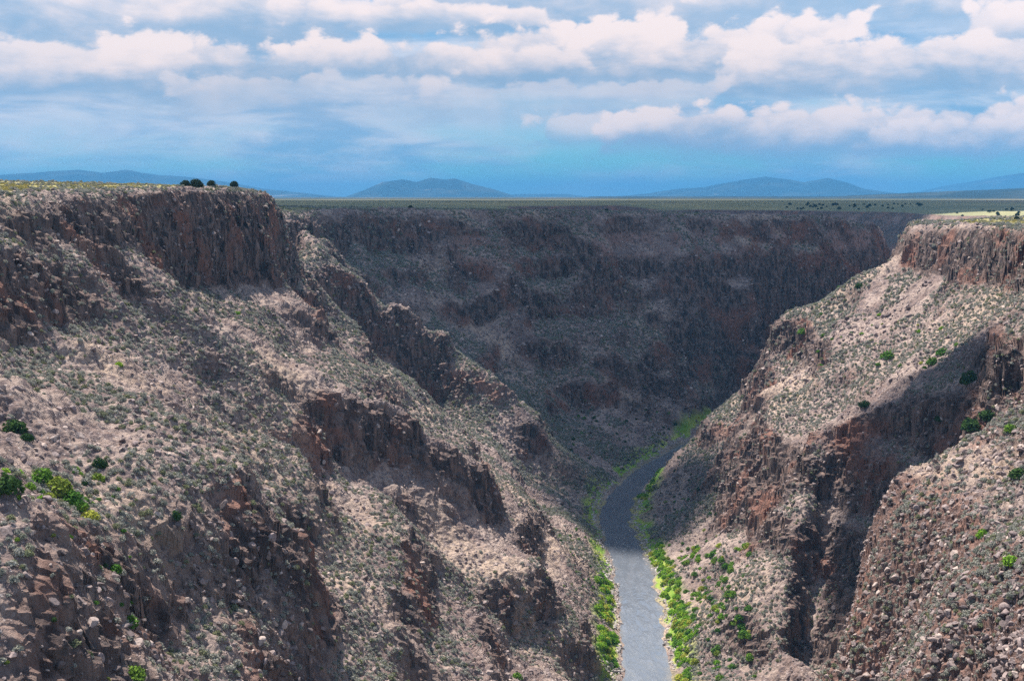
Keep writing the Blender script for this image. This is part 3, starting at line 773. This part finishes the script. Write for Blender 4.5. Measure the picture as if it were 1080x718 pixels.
NM = {'b': 'green_bush', 'd': 'dark_bush', 'y': 'yellow_green_bush'}
for u, v, s_, kd, lab, _ in single:
    p = locate(u, v + s_ * .3 * F / 400 * .5)
    if p is not None: bush(KM[kd], NM[kd], p, s_ * random.uniform(.9, 1.05), lab, None)
def region(poly_fn, n, smin, smax, kinds, name, label, group):
    m = vis & poly_fn(u_, v_) & (cRd > 11.5)
    w = (area * m).ravel().astype(float)
    if w.sum() <= 0: return
    for i in rng.choice(w.size, n, p=w / w.sum()):
        bush(kinds, name, cen.reshape(-1, 3)[i], random.uniform(smin, smax), label, group)
region(lambda u, v: (u > 700) & (u < 790 + .06 * (v - 560)) & (v > 575) & (v < 718), 190, 1.2, 3.2, GREEN + WILL[:1], 'green_bush', 'green bush on the sunlit lower right slope above the river', 'green bushes on the lower right slope')
region(lambda u, v: (u > 590) & (u < 650) & (v > 535) & (v < 640), 40, .7, 1.7, GREEN, 'green_bush', 'small green bush on the left river slope', 'green bushes on the lower left slope')
region(lambda u, v: (u > 680) & (u < 760) & (v > 500) & (v < 590), 50, 1.0, 2.2, GREEN + DARKB, 'green_bush', 'bush on the shaded hollow beside the right bank of the river', 'bushes in the shaded right hollow')
region(lambda u, v: (u > 600) & (u < 740) & (v > 430) & (v < 500), 60, 1.2, 2.6, DARKB + GREEN[:1], 'dark_bush', 'dark bush at the foot of the far wall by the river bend', 'bushes by the river bend')
region(lambda u, v: (u > 860) & (u < 1010) & (v > 330) & (v < 390), 44, .9, 2.2, GREEN + WILL[:1], 'green_bush', 'small green bush scattered on the upper right slope', 'small bushes on the upper right slope')
region(lambda u, v: (u > 0) & (u < 105) & (v > 490) & (v < 545) & (np.abs(v - 505 - (u - 40) * .25) < 22), 16, 1.2, 2.4, GREEN + WILL[:2], 'green_bush', 'green bush in the leafy thicket at the left edge above the near rock towers', 'bushes of the left thicket')
region(lambda u, v: (u > 0) & (u < 150) & (v > 480) & (v < 718), 40, .5, 1.2, GREEN + DARKB[:1], 'green_bush', 'small green bush on the near left slope and gully', 'small bushes on the near left slope')
# willow thickets on the banks
def bank_rows(side, y0, y1, n, d0, d1, label, group):
    n = int(n * 1.35)
    sd_ = np.where(cx_ > np.interp(cy_, rc[:200, 1], rc[:200, 0]), 1, -1)
    m = (sd_ == side) & (cy_ > y0) & (cy_ < y1) & (cRd > d0) & (cRd < d1) & (np.abs(u_ - 640) < 160)
    w = (area * m).ravel().astype(float)
    for i in rng.choice(w.size, n, p=w / w.sum()):
        bush(WILL if random.random() < .7 else GREEN, 'willow_bush', cen.reshape(-1, 3)[i], random.uniform(1.8, 3.5), label, group)
bank_rows(-1, 428, 468, 34, 12.5, 18, 'bright green willow bush in the lower thicket on the left bank', 'willows of the lower left bank')
bank_rows(-1, 474, 532, 52, 12.5, 18, 'bright green willow bush in the long thicket on the left bank', 'willows of the left bank')
bank_rows(1, 420, 590, 110, 12.5, 18, 'yellow-green willow bush along the right bank', 'willows of the right bank')
bank_rows(1, 680, 725, 18, 11.5, 16, 'yellow-green willow bush at the inner bend of the right bank', 'willows at the bend')

# ------------------------------------------------------------------ junipers
def juniper(seed):
    r = random.Random(seed)
    root = bpy.data.objects.new('juniper_tree', None); COL.objects.link(root); root.empty_display_size = .5
    bm = bmesh.new()
    def limb(a, b, ra, rb_):
        a, b = Vector(a), Vector(b); d = (b - a).normalized(); t = d.orthogonal().normalized(); s = d.cross(t)
        A = [bm.verts.new(a + (t * math.cos(q) + s * math.sin(q)) * ra) for q in (0, 1.05, 2.1, 3.14, 4.19, 5.24)]
        B = [bm.verts.new(b + (t * math.cos(q) + s * math.sin(q)) * rb_) for q in (0, 1.05, 2.1, 3.14, 4.19, 5.24)]
        for i in range(6): bm.faces.new((A[i], A[(i + 1) % 6], B[(i + 1) % 6], B[i]))
    limb((0, 0, -.4), (.05, 0, .9), .22, .17)
    for i in range(5):
        a = i * 1.26 + r.random(); limb((.05, 0, .55 + .08 * i), (.9 * math.cos(a), .9 * math.sin(a), 1.7 + r.random()), .13, .05)
    me = bpy.data.meshes.new('trunk'); bm.to_mesh(me); bm.free(); me.materials.append(M_BARK)
    link('trunk', me, root)
    co, lo = leaf_cards(900, 1.9, 2.5, .17, seed, lobes=8, inner=.25)
    co[:, 2] += .7
    link('crown', mesh_np('crown', co, lo, 4, M_JUN), root)
    return root
JP = [juniper(800 + i) for i in range(3)]
used = [False] * 3
def copy_tree(o, par=None):
    c = o.copy(); COL.objects.link(c); c.parent = par
    for ch in list(o.children): copy_tree(ch, c)
    return c
def put_juniper(x, y, z, s, label, group=None):
    k_ = random.randrange(3)
    o = JP[k_] if not used[k_] else copy_tree(JP[k_])
    used[k_] = True
    o.location = (x, y, z); o.scale = (s * random.uniform(.85, 1.15), s, s * random.uniform(.85, 1.1)); o.rotation_euler = (0, 0, random.random() * 6.28)
    tag(o, label, 'tree', group)
def ground(x, y):
    i = np.argmin(np.hypot(VX - x, VY - y)); return float(VZ.reshape(-1)[i])
for u, Yd, s_, lab in [(196, 500, 1.2, 'leftmost of the dark junipers on the left rim skyline'), (207, 500, 1.6, 'largest juniper on the left rim skyline'), (223, 520, 1.0, 'third juniper from the left on the left rim skyline'), (247, 545, 1.0, 'small juniper alone at the right end of the left rim skyline')]:
    x = Yd * (u - CX) / F / (CT - .0); x = ray(u, 200)[0] * Yd / ray(u, 200)[1]
    put_juniper(x, Yd, ground(x, Yd), s_, lab)
for u, Yd, s_, lab in [(433, 905, 1.2, 'dark juniper on the far rim below the central peak'), (640, 1010, .9, 'lone juniper on the far rim edge near the middle'), (576, 1060, .7, 'small juniper on the far mesa left of the middle'), (735, 1040, .8, 'small juniper on the far rim right of the middle'),
                       (1073, 640, .8, 'small dark juniper on the grass of the right rim')]:
    x = ray(u, 215)[0] * Yd / ray(u, 215)[1]
    put_juniper(x, Yd, ground(x, Yd), s_, lab)
for _ in range(46):
    Yd = random.uniform(2060, 2650); u = random.uniform(815, 975); x = Yd * ray(u, 215)[0]
    z = ground(x, Yd)
    if z > 135: put_juniper(x, Yd, z, random.uniform(.9, 1.9), 'small dark juniper among the trees beyond the far canyon corner', 'junipers beyond the canyon corner')
for _ in range(34):
    Yd = random.uniform(900, 1900); u = random.uniform(1000, 1100); x = Yd * ray(u, 215)[0]
    z = ground(x, Yd)
    if z > 140: put_juniper(x, Yd, z, random.uniform(.8, 1.6), 'small dark juniper on the mesa behind the right rim', 'junipers on the right mesa')
# ------------------------------------------------------------------ light, sky, render settings
cloud(60, 1350, 272, 545, 100, 4, 'broad white cumulus cloud drifting above the far canyon wall')
cloud(-330, 1500, 240, 470, 90, 8, 'white cumulus cloud above the mesa behind the left rim')
cloud(350, 3420, 2200, 1520, 170, 9, 'very broad flat white cloud above the desert plain')
cloud(70, 650, 50, 62, 30, 5, 'small white puff of cloud above the river bend', 2400, 8, 2.3)
cloud(139, 443, 46, 31, 20, 6, 'small unseen cloud added to shade the right canyon slope', 1200, 90, 2.5)  # added out of view to darken the gully slope
cloud(520, 2080, 330, 300, 90, 7, 'white cumulus cloud above the distant second reach of the gorge', 2300, 110)
sd = bpy.data.lights.new('sun', 'SUN'); sd.energy = 5.0; sd.angle = math.radians(.5); sd.color = (1, .95, .88)
so = bpy.data.objects.new('sun', sd); COL.objects.link(so); so.location = (0, 0, 900)
so.rotation_euler = SUN.to_track_quat('Z', 'Y').to_euler()
wd = bpy.data.worlds.new('World'); scene.world = wd
wd.cycles.sampling_method = 'MANUAL'; wd.cycles.sample_map_resolution = 512
k = NT('', wd)
sky = k.n('ShaderNodeTexSky', _sky_type='NISHITA', _sun_disc=False, _sun_elevation=math.asin(SUN.z), _sun_rotation=math.atan2(SUN.x, SUN.y), _altitude=2000.0)
dirv = k.n('ShaderNodeTexCoord').outputs['Generated']
sep = k.n('ShaderNodeSeparateXYZ'); k.set(sep.inputs[0], dirv)
dx, dy, dz = sep.outputs[0], sep.outputs[1], sep.outputs[2]
AZ = k.math('ARCTAN2', dx, dy)                    # radians right of straight ahead
EL = k.math('ARCSINE', dz)                        # radians above the horizon
def dvec(sx, sz, oz=0.0, ox=0.0):
    c = k.n('ShaderNodeCombineXYZ')
    k.set(c.inputs[0], k.math('MULTIPLY', k.math('ADD', AZ, ox), sx))
    k.set(c.inputs[1], k.math('MULTIPLY', k.math('ADD', EL, oz), sz))
    return c.outputs[0]
def tn(vec, detail, rough, dist=0.0):
    n_ = k.n('ShaderNodeTexNoise', Scale=1.0, Detail=detail, Roughness=rough, Distortion=dist); k.set(n_.inputs['Vector'], vec)
    return n_.outputs[0]
def bump(u0, v0, su, sv):
    a = k.math('DIVIDE', k.math('SUBTRACT', AZ, math.atan((u0 - 540) / F)), su / F)
    e = k.math('DIVIDE', k.math('SUBTRACT', EL, math.atan((207 - v0) / F)), sv / F)
    return k.math('EXPONENT', k.math('MULTIPLY', k.math('ADD', k.math('MULTIPLY', a, a), k.math('MULTIPLY', e, e)), -1.0))
# back sheet: soft pale cloud over the upper sky, thinning towards the horizon
soft = tn(dvec(5, 17, 0, 5.5), 6.0, .55, .2)
sheet = k.math('ADD', k.mapr(EL, .045, .11, -.12, .13), soft)
sheet = k.math('ADD', sheet, k.mapr(EL, .2, .5, 0.0, -.2))
for u0, v0, su, sv, w in [(430, 44, 120, 7, -.16), (400, 8, 100, 7, -.12), (760, 110, 160, 9, -.14), (230, 52, 60, 5, -.10), (930, 40, 60, 12, -.1)]:
    sheet = k.math('ADD', sheet, k.math('MULTIPLY', bump(u0, v0, su, sv), w))
smask = k.mapr(sheet, .26, .50)
stone = tn(dvec(9, 40, 0, 2.2), 7.0, .6, .3)
scol = k.mix(k.mapr(stone, .36, .62), C3(.16, .28, .43), C3(.43, .45, .51))
# front banks: heaped cumulus with crisp bright tops, fading downwards into soft blue bases
puff = k.n('ShaderNodeTexVoronoi', _feature='F1', Scale=1.0)
wob = k.n('ShaderNodeTexNoise', Scale=1.0, Detail=4.0); k.set(wob.inputs['Vector'], dvec(40, 60))
vm = k.n('ShaderNodeVectorMath', _operation='MULTIPLY_ADD'); k.set(vm.inputs[0], wob.outputs['Color']); vm.inputs[1].default_value = (1.1, 1.1, 1.1); k.set(vm.inputs[2], dvec(52, 74))
k.set(puff.inputs['Vector'], vm.outputs[0])
NB = k.math('ADD', k.math('MULTIPLY', tn(dvec(15, 25, 0, 3.1), 9.0, .62, .2), .8), k.math('MULTIPLY', k.math('SUBTRACT', .9, puff.outputs['Distance']), .24))   # about 0.5 on average
NS = tn(dvec(9, 26, 0, 6.6), 7.0, .6, .3)
def bank(col, u0, hw, v0, v1, A=1.5, amt=1.0):
    e0, e1 = math.atan((207 - v0) / F), math.atan((207 - v1) / F)
    t = k.math('DIVIDE', k.math('SUBTRACT', e0, EL), e0 - e1)
    a = k.math('ABSOLUTE', k.math('DIVIDE', k.math('SUBTRACT', AZ, math.atan((u0 - 540) / F)), hw / F))
    side = k.math('MULTIPLY', k.math('SUBTRACT', 1.0, a), 1.5)
    nz = k.math('MULTIPLY', k.math('SUBTRACT', NB, .5), A)
    E = k.math('ADD', k.math('MINIMUM', t, side), nz)
    al = k.math('MULTIPLY', k.mapr(E, .0, .16), k.mapr(k.math('ADD', t, k.math('MULTIPLY', k.math('SUBTRACT', NS, .5), 1.1)), .62, 1.15, 1.0, 0.0))
    s_ = k.mapr(k.math('ADD', k.math('SUBTRACT', t, k.math('MULTIPLY', nz, .55)), k.math('MULTIPLY', k.math('SUBTRACT', NS, .5), 1.3)), .10, .85)
    c = k.mix(s_, C3(.57, .50, .495), C3(.18, .28, .40))
    return k.mix(k.math('MULTIPLY', al, amt), col, c)
banks = [(760, 400, -45, 50, 1.3, .9), (90, 260, -35, 84, 1.3, .9), (300, 150, -10, 60, 1.4, .85), (420, 130, 6, 44, 1.4, .8), (1075, 60, 10, 95, 1.2, 1.0), (525, 55, 10, 44, 1.3, .9), (690, 210, 22, 104, 1.5, 1.0), (950, 190, 44, 114, 1.5, 1.0),
         (450, 170, 48, 100, 1.5, .95), (225, 110, 42, 112, 1.5, .95), (60, 150, 52, 118, 1.3, .85), (330, 150, 80, 132, 1.4, .42), (600, 160, 86, 134, 1.4, .4), (880, 240, 112, 172, 1.5, 1.0), (1030, 130, 126, 172, 1.4, .95), (700, 150, 118, 158, 1.5, .6)]
# clear sky: the sky model, deepened towards the azure this air shows near the horizon
tint = k.mix(k.mapr(EL, 0.0, .5), C3(.145, .385, .46), C3(.22, .44, .70))
base = k.mix(1.0, sky.outputs[0], tint, 'MULTIPLY')
base = k.mix(1.0, base, C3(.13, .13, .13), 'MULTIPLY')
# rain veil hanging under the bank of cloud on the left
veil = k.math('ADD', bump(40, 105, 200, 66), k.math('ADD', bump(340, 105, 190, 36), k.math('MULTIPLY', bump(640, 125, 190, 30), .7)))
veil = k.math('MULTIPLY', veil, k.mapr(tn(dvec(30, 4), 3.0, .5), .25, .7, .85, 1.3))
veil = k.math('MINIMUM', veil, .92)
base = k.mix(veil, base, C3(.36, .42, .50))
col = k.mix(k.math('MULTIPLY', smask, .85), base, scol)
for b_ in banks: col = bank(col, *b_)
far_up = k.mapr(k.math('ADD', tn(dvec(5, 9, 0, 1.1), 6.0, .55), k.mapr(EL, .14, .5, .08, -.12)), .50, .62)
col = k.mix(k.math('MULTIPLY', far_up, k.mapr(EL, .15, .2, 0.0, .8)), col, C3(.30, .34, .42))
bg = k.n('ShaderNodeBackground', Color=col, Strength=1.0)
ow = k.n('ShaderNodeOutputWorld', Surface=bg)
vs = scene.view_settings
vs.view_transform = 'Standard'; vs.look = 'None'; vs.exposure = 1.0; vs.gamma = 1.0; vs.use_curve_mapping = False
cy = scene.cycles
cy.use_denoising = False; cy.max_bounces = 4; cy.diffuse_bounces = 2; cy.glossy_bounces = 2; cy.transmission_bounces = 2; cy.volume_bounces = 0
cy.use_adaptive_sampling = True
scene.render.filter_size = 1.15
